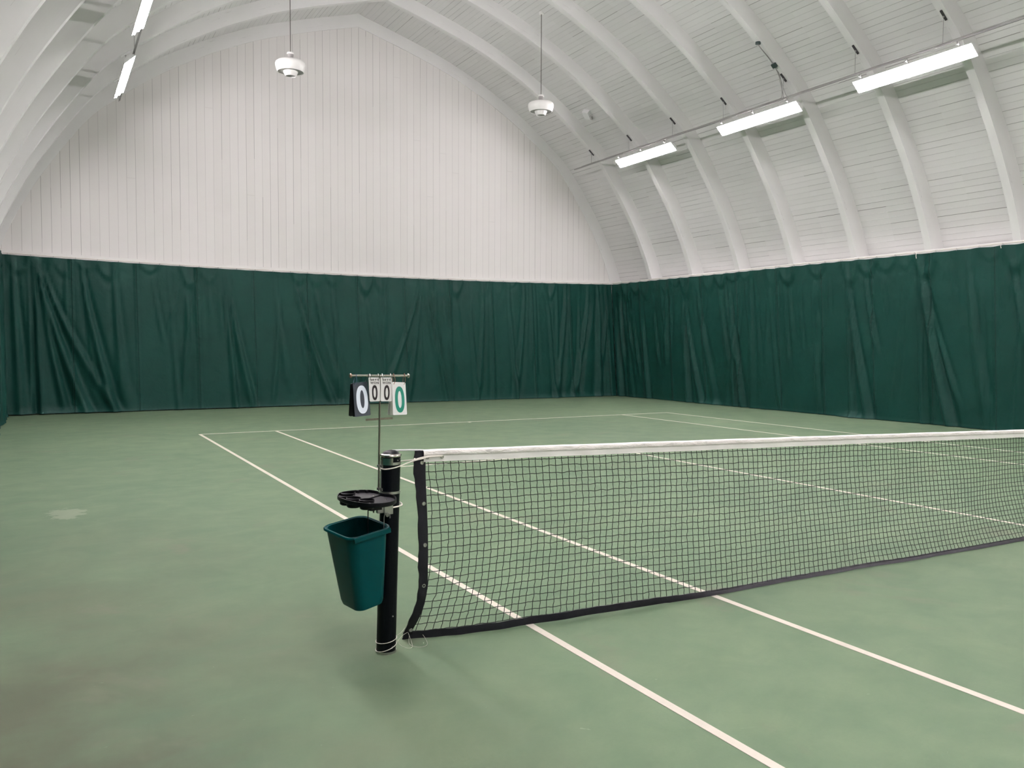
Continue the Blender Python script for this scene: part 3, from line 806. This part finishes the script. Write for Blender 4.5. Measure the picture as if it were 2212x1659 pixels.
# headband: a folded canvas band over the cable
hb = MB(); nu = 420
HX0 = -0.662
def hbpos(a, b):
    x = HX0+(11.6-HX0)*a; zt = ztop(x)+0.003
    H = 0.066 if x > -0.3 else 0.066+0.0*(x+0.3)
    prof = [(-0.011, -H), (-0.013, -H*0.6), (-0.016, -H*0.30), (-0.014, -0.006), (0.0, 0.002), (0.014, -0.006), (0.016, -H*0.3), (0.013, -H*0.6), (0.011, -H)]
    k = b*(len(prof)-1); i = min(int(k), len(prof)-2); fq = k-i
    yy = prof[i][0]+(prof[i+1][0]-prof[i][0])*fq; zz = prof[i][1]+(prof[i+1][1]-prof[i][1])*fq
    wv = 0.0022*math.sin(x*23+b*9)+0.0016*math.sin(x*61+2)*abs(math.sin(b*PI))
    return (x, yy+wv*(1 if yy < 0 else -1)*0.8, zt+zz+0.0008*math.sin(x*9))
hb.grid(hbpos, nu, 8, lambda a, b: ((HX0+(11.6-HX0)*a), 1-abs(0.5-b)*2))
o = hb.build('headband', M['headband'], net, angle=60); md = o.modifiers.new('t', 'SOLIDIFY'); md.thickness = 0.002
# bottom tape
bt = MB()
def btpos(a, b):
    x = -0.735+(11.6+0.735)*a
    wv = 0.004*math.sin(x*7.1)+0.003*math.sin(x*19)
    y = ybot(x); H = 0.043
    lift = 0.004+0.010*max(0, math.sin(x*2.2+.4))*(1 if x < 1 else 0.3)
    lay = min(1.0, max(0.0, (x-0.9)/0.8))       # further along the band lies over on the floor
    prof = [(0.004, 0.0), (0.005, 0.5), (0.004, 1.0), (-0.004, 1.0), (-0.006, 0.5), (-0.004, 0.0)]
    k = b*5; i = min(int(k), 4); fq = k-i
    dy = prof[i][0]+(prof[i+1][0]-prof[i][0])*fq; h = prof[i][1]+(prof[i+1][1]-prof[i][1])*fq
    up = 1.0-0.45*lay
    return (x+0.004*h*math.sin(x*31), y+dy+wv*0.4+lay*0.022*h, lift+h*H*up+0.0015*math.sin(x*43)*h)
bt.grid(btpos, 420, 5); bt.build('bottom_tape', M['net_tape'], net, angle=60)
# side tape following the left edge: (z, x, y) of the outer edge and inner edge x
ST = [(1.086, -0.712, -0.662, 0.0), (1.03, -0.716, -0.648, 0), (0.93, -0.712, -0.646, 0), (0.79, -0.696, -0.640, 0), (0.64, -0.690, -0.634, 0), (0.50, -0.688, -0.632, 0), (0.42, -0.690, -0.634, 0.0),
      (0.34, -0.686, -0.633, 0.004), (0.27, -0.690, -0.638, 0.012), (0.19, -0.708, -0.652, 0.03), (0.12, -0.722, -0.668, 0.06), (0.05, -0.736, -0.685, 0.10), (0.006, -0.742, -0.66, 0.115)]
stc = catmull([(a, b_, c) for a, b_, c, d in ST], 4, False); sty = catmull([(d, 0, 0) for a, b_, c, d in ST], 4, False)
b = MB(); rings = []
for i, (q, yq) in enumerate(zip(stc, sty)):
    z, xo, xi = q; y = yq.x; w_ = 0.0025*math.sin(z*37)+0.002*math.sin(z*83)
    m = (xo+xi)/2
    rings.append([Vector((xo+w_, y-0.003, z)), Vector((m, y-0.007+w_, z)), Vector((xi, y-0.003, z)), Vector((xi, y+0.003, z)), Vector((m, y+0.007, z)), Vector((xo+w_, y+0.003, z))])
b.loft(rings, True, True); b.build('side_tape', M['net_tape'], net, angle=50)
def eyelet(x, y, z, rr, parent=net):
    m = Vector((0, -1, 0)).to_track_quat('Z', 'Y').to_matrix()
    b = MB(); b.lathe([(rr*0.45, 0.001), (rr*0.55, 0.0035), (rr*0.85, 0.0035), (rr, 0.0), (rr, -0.003)], (x, y, z), 20, m); b.lathe([(0, 0.0005), (rr*0.5, 0.0005)], (x, y, z), 16, m)
    return b.build('eyelet', M['steel'], parent)
for (x, z, y) in ((-0.671, 1.0178, -0.008), (-0.660, 0.79, -0.008), (-0.653, 0.5585, -0.008), (-0.657, 0.3303, 0.0), (-0.700, 0.062, 0.085)):
    eyelet(x, y, z, 0.0115)
for x in (-0.640, -0.553): eyelet(x, -0.0175, ztop(x)-0.037, 0.011)
# cable and lacing
MB().tube(catmull([(-0.845, 0, 1.095), (-0.75, 0, 1.092), (-0.66, 0, 1.086), (-0.60, 0, 1.078)], 4, False), 0.0045, 8).build('cable', M['white_metal'], net)
b = MB()
b.tube(catmull([(-0.553, -0.024, 1.049), (-0.60, -0.027, 1.050), (-0.640, -0.028, 1.050), (-0.68, -0.030, 1.043), (-0.725, -0.034, 1.037), (-0.775, -0.050, 1.028), (-0.815, -0.0605, 1.018), (-0.86, -0.0615, 1.008), (-0.900, -0.048, 1.003), (-0.912, -0.014, 1.004), (-0.904, 0.022, 1.006), (-0.86, 0.055, 1.012), (-0.81, 0.045, 1.022), (-0.77, 0.0, 1.034), (-0.73, -0.026, 1.040), (-0.68, -0.026, 1.049), (-0.640, -0.024, 1.053), (-0.60, -0.025, 1.054), (-0.553, -0.024, 1.052)], 6, False), 0.0036, 7)
b.tube([(-0.735, -0.03, 1.030), (-0.728, -0.036, 1.040), (-0.722, -0.030, 1.046), (-0.728, -0.024, 1.038)], 0.0045, 6, closed=True)
b.build('lacing_cord', M['rope'], net)
tag(net, 'black tennis net with a white headband stretched from the post across the court', 'net')
# far post outside the picture
b = MB().lathe([(R, 0), (R, 1.07), (R-0.01, 1.09), (0, 1.10)], (11.85, 0, 0), 24); o = b.build('net_post', M['black_paint'])
tag(o, 'round black net post at the far right end of the net, beyond the photo edge', 'post')

# ------------------------------------------------------------------ score keeper pole and bar
pole = empty('score_stand', (-0.92, 0, 0.9))
def px_(z): return -0.9197+(z-0.8827)*0.0187
MB().tube([(px_(0.885), -0.004, 0.885), (px_(1.503), 0, 1.503)], 0.0052, 10).build('pole', M['bronze'], pole)
MB().tube([(px_(0.885)+0.0135, -0.004, 0.885), (px_(1.045)+0.013, -0.001, 1.045)], 0.0045, 8).build('clamp_bar', M['steel'], pole)
b = MB()
for z in (1.018, 0.895):
    b.lathe([(0, -0.006), (0.010, -0.006), (0.010, 0.006), (0, 0.006)], (px_(z), -0.002, z), 8); b.box((px_(z)+0.008, -0.004, z), (0.026, 0.010, 0.006))
    b.lathe([(0, -0.006), (0.006, -0.006), (0.006, 0.008), (0, 0.008)], (px_(z)+0.015, -0.014, z-0.006), 8)
b.build('clamp', M['steel'], pole)
zb = 1.500
MB().tube([(-1.068, 0, zb+0.002), (-0.749, 0, zb-0.003)], 0.0058, 12).build('top_bar', M['chrome'], pole)
for x, mt in ((-1.0705, 'copper_cap'), (-0.7475, 'chrome')):
    m = Vector((1, 0, 0)).to_track_quat('Z', 'Y').to_matrix()
    MB().lathe([(0, -0.005), (0.0105, -0.005), (0.0125, 0), (0.0105, 0.005), (0, 0.005)], (x, 0, zb+(0.002 if x < -1 else -0.003)), 18, m).build('end_cap', M[mt], pole)
MB().box((-0.9137, 0.0, 1.2685), (0.151, 0.003, 0.011), Matrix.Rotation(-0.02, 3, 'Y')).build('cross_bar', M['bronze'], pole, angle=0)
tag(pole, 'thin metal pole with a horizontal top bar clamped to the left of the net post', 'stand')

def ring_pts(cx, cy, hx, hy, p=2.3, n=40):
    out = []
    for k in range(n):
        a = 2*PI*k/n; ca, sa = math.cos(a), math.sin(a)
        out.append((cx+hx*math.copysign(abs(ca)**(2/p), ca), cy+hy*math.copysign(abs(sa)**(2/p), sa)))
    return out
def card_pack(name, label, cat, corners_list, front_mat, back_mat, digit, dmat, text, ties, group):
    c0 = corners_list[0]
    rt = empty(name, c0[0])
    for k, cs in enumerate(corners_list):
        TL, TR, BR, BL = [Vector(c) for c in cs]
        def bl(a, b_, TL=TL, TR=TR, BR=BR, BL=BL): return (TL*(1-a)+TR*a)*(1-b_)+(BL*(1-a)+BR*a)*b_
        nrm = (TR-TL).cross(BL-TL).normalized()
        if nrm.y > 0: nrm = -nrm
        w_, h_ = (TR-TL).length, (BL-TL).length; rx, ry = 0.006/w_, 0.006/h_
        P = []
        for (cx, cy, a0) in ((1-rx, ry, -90), (1-rx, 1-ry, 0), (rx, 1-ry, 90), (rx, ry, 180)):
            for s in range(5):
                a = math.radians(a0+s*22.5); P.append((cx+rx*math.cos(a), cy+ry*math.sin(a)))
        F1 = [bl(*q)+nrm*0.0006 for q in P]; F2 = [bl(*q)-nrm*0.0006 for q in P]
        b = MB(); b.loft([F1, F2], True, True)
        o = b.build('card', front_mat if k == 0 else back_mat, rt, angle=0)
        if k == 0:
            n = 40; (ocx, ocy, ohx, ohy), (icx, icy, ihx, ihy) = digit
            O = ring_pts(ocx, ocy, ohx, ohy); I = ring_pts(icx, icy, ihx, ihy, 2.1)
            V = [bl(*q)+nrm*0.0014 for q in O]+[bl(*q)+nrm*0.0014 for q in I]
            d = MB().add(V, [(k2, (k2+1) % n, n+(k2+1) % n, n+k2) for k2 in range(n)]); od = d.build('numeral', dmat, o, angle=0)
            if text:
                for body, y0_, h2 in text:
                    cu = bpy.data.curves.new('lettering', 'FONT'); cu.body = body; cu.size = 1.0; cu.offset = 0.022; cu.align_x = 'CENTER'
                    cu.space_character = 1.12
                    to = bpy.data.objects.new('lettering', cu); col.objects.link(to); cu.materials.append(M['print_black'])
                    X = (TR-TL).normalized(); Z = -(BL-TL).normalized(); Y = Z.cross(X)
                    pos = bl(0.52, y0_)+nrm*0.0016
                    s_ = h2*h_/0.69
                    dg = bpy.context.evaluated_depsgraph_get(); me = bpy.data.meshes.new_from_object(to.evaluated_get(dg))
                    wx = max(v.co.x for v in me.vertices)-min(v.co.x for v in me.vertices); sxw = 0.74*w_/wx
                    mt = Matrix((( X.x*sxw, Z.x*s_, nrm.x, pos.x), (X.y*sxw, Z.y*s_, nrm.y, pos.y), (X.z*sxw, Z.z*s_, nrm.z, pos.z), (0, 0, 0, 1)))
                    bpy.data.objects.remove(to)
                    me.transform(Matrix.Translation(-Vector(c0[0])) @ mt)
                    me.materials.clear(); me.materials.append(M['print_black'])
                    lo = bpy.data.objects.new('lettering', me); col.objects.link(lo); lo.parent = o
    for (a, b_, mt, rad) in ties:
        TL, TR, BR, BL = [Vector(c) for c in corners_list[0]]
        base = TL*(1-a)+TR*a
        hole = base+(BL-TL)*0.07
        top = Vector((base.x+b_, 0, zb+0.009))
        q = MB().tube(catmull([hole+Vector((0, -0.003, 0)), hole+Vector((b_*0.5+0.004, -0.008, 0.022)), top+Vector((0, -0.009, -0.012)), top+Vector((0, 0, 0.001)), top+Vector((0, 0.009, -0.012)), base+Vector((0, 0.012, 0.004)), hole+Vector((0, 0.003, 0))], 4, False), rad, 6)
        q.build('tie_ring', M[mt], rt)
    tag(rt, label, cat, group)
    return rt
G = 'score cards hanging on the bar'
card_pack('score_cards', 'black score cards with a white zero hanging at the left end of the bar', 'score cards',
    [[(-1.0636, -0.012, 1.4644), (-0.9717, 0.02, 1.4686), (-0.9724, -0.03, 1.2932), (-1.0675, -0.055, 1.2891)],
     [(-1.0656, 0.0, 1.4619), (-0.9777, 0.03, 1.4664), (-0.9891, 0.0, 1.2911), (-1.067, -0.02, 1.2871)],
     [(-1.0673, 0.01, 1.4591), (-0.9793, 0.04, 1.4635), (-0.9861, 0.045, 1.29), (-1.0667, 0.03, 1.2856)],
     [(-1.0673, 0.016, 1.4591), (-0.9793, 0.046, 1.4635), (-0.9861, 0.058, 1.29), (-1.0657, 0.05, 1.2856)]],
    M['card_black'], M['card_dark'], ((0.535, 0.515, 0.375, 0.415), (0.545, 0.505, 0.135, 0.265)), M['print_white'], None,
    [(0.10, 0.012, 'blue', 0.0014), (0.90, 0.006, 'dark_steel', 0.0014)], G)
card_pack('score_cards', 'small white sets won card with a black zero, left of the pole', 'score cards',
    [[(-0.9771, -0.012, 1.4918), (-0.9122, -0.008, 1.4906), (-0.9126, -0.012, 1.3642), (-0.9722, -0.016, 1.3638)],
     [(-0.9765, -0.006, 1.4918), (-0.9128, -0.002, 1.4906), (-0.9136, -0.003, 1.3652), (-0.9722, -0.005, 1.3648)]],
    M['card_white'], M['card_white'], ((0.50, 0.635, 0.255, 0.315), (0.50, 0.635, 0.115, 0.205)), M['print_black'], [('SETS', 0.135, 0.075), ('WON', 0.27, 0.088)],
    [(0.12, 0.004, 'steel', 0.0016), (0.90, 0.0, 'steel', 0.0016)], G)
card_pack('score_cards', 'small white sets won card with a black zero, right of the pole', 'score cards',
    [[(-0.9085, -0.012, 1.4907), (-0.8448, -0.008, 1.4895), (-0.8467, -0.012, 1.3617), (-0.9113, -0.016, 1.3639)],
     [(-0.908, -0.006, 1.4907), (-0.8455, -0.002, 1.4895), (-0.8467, -0.003, 1.3627), (-0.910, -0.005, 1.3649)]],
    M['card_white'], M['card_white'], ((0.54, 0.635, 0.255, 0.315), (0.54, 0.635, 0.115, 0.205)), M['print_black'], [('SETS', 0.135, 0.075), ('WON', 0.27, 0.088)],
    [(0.12, 0.004, 'steel', 0.0016), (0.90, 0.002, 'steel', 0.0016)], G)
card_pack('score_cards', 'white score cards with a green zero hanging at the right end of the bar', 'score cards',
    [[(-0.8456, -0.012, 1.4656), (-0.7643, 0.0, 1.4609), (-0.7626, -0.02, 1.2877), (-0.8473, -0.03, 1.2889)],
     [(-0.8454, 0.0, 1.4626), (-0.7696, 0.01, 1.4583), (-0.7687, 0.04, 1.2847), (-0.8424, 0.03, 1.2832)],
     [(-0.8440, 0.005, 1.4624), (-0.7676, 0.015, 1.458), (-0.7687, 0.055, 1.283), (-0.8424, 0.047, 1.2832)],
     [(-0.8416, 0.01, 1.4622), (-0.7656, 0.02, 1.4578), (-0.7691, 0.08, 1.2817), (-0.8404, 0.07, 1.2826)]],
    M['card_white'], M['card_white'], ((0.52, 0.53, 0.345, 0.40), (0.525, 0.53, 0.14, 0.26)), M['print_green'], None,
    [(0.12, 0.004, 'red', 0.0014), (0.88, 0.004, 'red', 0.0014)], G)

# ------------------------------------------------------------------ cup tray
tray = empty('cup_tray', (-1.03, -0.15, 0.885))
OUT = catmull([(-.935, -.03, 0), (-.958, .026, 0), (-1.0, .050, 0), (-1.06, .055, 0), (-1.12, .03, 0), (-1.155, -.03, 0), (-1.170, -.09, 0), (-1.168, -.16, 0), (-1.150, -.235, 0), (-1.122, -.3, 0),
               (-1.08, -.345, 0), (-1.03, -.362, 0), (-.975, -.345, 0), (-.935, -.298, 0), (-.908, -.22, 0), (-.905, -.165, 0), (-.925, -.13, 0), (-.94, -.085, 0)], 5)
cen = Vector((-1.04, -0.155, 0))
def ins(p, d):
    v = p-cen; return cen+v*(1-d/v.length)
ZT, ZF = 0.887, 0.869
def at_z(P, z): return [Vector((p.x, p.y, z)) for p in P]
inn = [ins(p, 0.006) for p in OUT]; low = [ins(p, 0.010) for p in OUT]
b = MB(); b.loft([at_z(low, ZF-0.006), at_z(OUT, ZF), at_z(OUT, ZT), at_z(inn, ZT), at_z(inn, ZF)]); b.build('rim', M['black_plastic'], tray, angle=50)
CUPS = [(-1.090, -0.006), (-1.122, -0.082), (-1.112, -0.163), (-1.070, -0.240)]
bm = bmesh.new(); loops = []
for z in (ZF,):
    es = []
    vs_ = [bm.verts.new((p.x, p.y, z)) for p in inn]; es += [bm.edges.new((vs_[i], vs_[(i+1) % len(vs_)])) for i in range(len(vs_))]
    for cx, cy in CUPS:
        vs_ = [bm.verts.new((cx+0.036*math.cos(2*PI*k/28), cy+0.036*math.sin(2*PI*k/28), z)) for k in range(28)]
        es += [bm.edges.new((vs_[i], vs_[(i+1) % 28])) for i in range(28)]
    bmesh.ops.triangle_fill(bm, edges=es, use_beauty=True)
me = bpy.data.meshes.new('plate'); bm.to_mesh(me); bm.free(); me.materials.append(M['tray_grey'])
me.transform(Matrix.Translation((1.03, 0.15, -0.885))); o = bpy.data.objects.new('plate', me); col.objects.link(o); o.parent = tray
md = o.modifiers.new('t', 'SOLIDIFY'); md.thickness = 0.003; md.offset = -1
for cx, cy in CUPS:
    MB().lathe([(0.0, 0.840), (0.030, 0.840), (0.0355, 0.845), (0.0385, 0.8875), (0.0355, 0.8885), (0.033, 0.847), (0.0, 0.845)], (cx, cy, 0), 32).build('cup_holder', M['black_plastic'], tray)
b = MB(); b.box((-1.005, -0.135, 0.873), (0.008, 0.17, 0.010), Matrix.Rotation(-0.95, 3, 'Z')); b.box((-1.02, 0.045, 0.876), (0.012, 0.02, 0.022)); b.box((-0.975, 0.03, 0.876), (0.012, 0.02, 0.022)); b.build('divider', M['black_plastic'], tray, angle=0)
for x, y in ((-0.975, -0.075), (-0.955, -0.20)):
    MB().lathe([(0, 0.8745), (0.005, 0.873), (0.007, 0.870)], (x, y, 0), 12).build('bolt', M['chrome'], tray)
b = MB().box((-0.987, -0.125, 0.830), (0.06, 0.055, 0.040)); b.lathe([(0, -0.03), (0.016, -0.028), (0.018, 0), (0.016, 0.028), (0, 0.03)], (-1.010, -0.125, 0.822), 14, Vector((0.3, -1, 0)).to_track_quat('Z', 'Y').to_matrix())
b.box((-0.993, -0.125, 0.803), (0.006, 0.006, 0.02)); b.build('arm', M['black_plastic'], tray, angle=30)
b = MB(); b.box((-0.951, -0.105, 0.820), (0.035, 0.030, 0.070)); b.build('clamp_block', M['galv'], tray, angle=0, bevel=0.002)
b = MB(); b.box((-0.908, -0.118, 0.817), (0.052, 0.006, 0.085), Matrix.Rotation(0.12, 3, 'Z')); b.box((-0.900, -0.085, 0.817), (0.030, 0.060, 0.060)); b.build('clamp_plate', M['steel'], tray, angle=0, bevel=0.0015)
tag(tray, 'black plastic cup tray with four round cup holders fixed to the net post', 'tray')
# white cord loop holding the clamp
b = MB().tube(catmull([(-0.872, -0.085, 0.802), (-0.835, -0.063, 0.800), (-0.800, -0.035, 0.801), (-0.792, 0.005, 0.806), (-0.81, 0.04, 0.808), (-0.86, 0.06, 0.806), (-0.905, 0.035, 0.803), (-0.925, -0.02, 0.801), (-0.925, -0.07, 0.80)], 5, False), 0.0042, 7)
o = b.build('clamp_cord', M['rope']); tag(o, 'white cord looped round the net post below the cup tray', 'cord')

# ------------------------------------------------------------------ waste bin hanging on hooks
binr = empty('waste_bin', (-1.05, -0.05, 0.3))
TC = [Vector(c) for c in ((-1.214, .043, .708), (-1.148, -.220, .690), (-.914, -.163, .719), (-.981, .098, .736))]
BC = [Vector(c) for c in ((-1.125, .054, .287), (-1.077, -.134, .274), (-.912, -.093, .296), (-.959, .094, .309))]
def rrect(C, rf=0.24, off=0.0, dz=None, n=7):
    c = sum(C, Vector())/4; X = ((C[1]-C[0])+(C[2]-C[3]))/4; Y = ((C[3]-C[0])+(C[2]-C[1]))/4     # half axes
    hx, hy = X.length, Y.length; ex, ey = X/hx, Y/hy; hx += off; hy += off; rr = rf*2*min(hx, hy)
    out = []
    for sx, sy, a0 in ((1, 1, 0), (-1, 1, 90), (-1, -1, 180), (1, -1, 270)):
        for k in range(n):
            a = math.radians(a0+90*k/(n-1))
            bulge = 1.0
            out.append(c+ex*(sx*(hx-rr)+rr*math.cos(a))+ey*(sy*(hy-rr)+rr*math.sin(a))+(dz if dz is not None else Vector()))
    return out
def lerpC(t): return [a*(1-t)+b_*t for a, b_ in zip(TC, BC)]
upv = (sum(TC, Vector())-sum(BC, Vector())).normalized()
b = MB()
b.loft([rrect(lerpC(0.0), .22, -0.004), rrect(lerpC(0.0), .22, 0.0), rrect(lerpC(0.02), .22, 0.0), rrect(lerpC(0.5), .23), rrect(lerpC(0.93), .25), rrect(lerpC(0.985), .27, -0.004), rrect(lerpC(1.0), .28, -0.016)], False, True)
b.loft([rrect(lerpC(0.0), .22, -0.004), rrect(lerpC(0.03), .22, -0.004), rrect(lerpC(0.5), .23, -0.004), rrect(lerpC(0.97), .25, -0.006)], False, True)
b.build('body', M['bin'], binr, angle=40)
b = MB()
b.loft([rrect(lerpC(0.012), .22, 0.0), rrect(lerpC(-0.004), .22, 0.003), rrect(lerpC(-0.008), .22, 0.008), rrect(lerpC(0.0), .22, 0.012), rrect(lerpC(0.018), .22, 0.013), rrect(lerpC(0.020), .22, 0.010), rrect(lerpC(0.012), .22, 0.001)])
b.build('rim', M['bin'], binr, angle=50)
# deeper grip lip on the right-front side
P0, P1 = lerpC(0.0)[1], lerpC(0.0)[2]; dv = (P1-P0).normalized(); nv = dv.cross(upv).normalized()
if nv.dot(P0-(sum(TC, Vector())/4)) < 0: nv = -nv
b = MB()
for t0, t1, hh in ((0.06, 0.965, 0.026),):
    A_, B_ = P0+dv*(t0*(P1-P0).length), P0+dv*(t1*(P1-P0).length)
    prof = [(0.000, 0.0), (0.013, -0.002), (0.0145, -hh+0.004), (0.012, -hh), (0.0105, -hh+0.003), (0.010, -0.006)]
    b.loft([[A_+nv*a+upv*z for a, z in prof], [B_+nv*a+upv*z for a, z in prof]], True, True)
b.build('grip_lip', M['bin'], binr, angle=50)
tag(binr, 'dark green plastic waste bin hanging below the cup tray, left of the post', 'bin')
hk = MB().tube(catmull([(-0.999, -0.125, 0.822), (-1.013, -0.125, 0.823), (-1.021, -0.123, 0.812), (-1.0215, -0.12, 0.78), (-1.0216, -0.118, 0.72), (-1.021, -0.115, 0.66)], 5, False), 0.0030, 7)
o = hk.build('bin_hook', M['black_plastic']); tag(o, 'black wire hook reaching from the tray arm into the bin', 'hook', 'wire hooks holding the bin')
hk = MB().tube(catmull([(-0.907, -0.135, 0.758), (-0.908, -0.135, 0.775), (-0.917, -0.135, 0.786), (-0.930, -0.134, 0.784), (-0.9375, -0.132, 0.770), (-0.938, -0.130, 0.74), (-0.9385, -0.128, 0.69), (-0.938, -0.126, 0.66)], 5, False), 0.0026, 7)
o = hk.build('bin_hook', M['galv']); tag(o, 'silver wire hook curving over a bolt in front of the post', 'hook', 'wire hooks holding the bin')
m = Vector((-0.3, -1, 0)).to_track_quat('Z', 'Y').to_matrix()
MB().lathe([(0, -0.012), (0.004, -0.012), (0.004, 0.0), (0.0085, 0.0), (0.0085, 0.008), (0, 0.008)], (-0.918, -0.127, 0.7735), 10, m).build('bolt', M['steel'], tray)
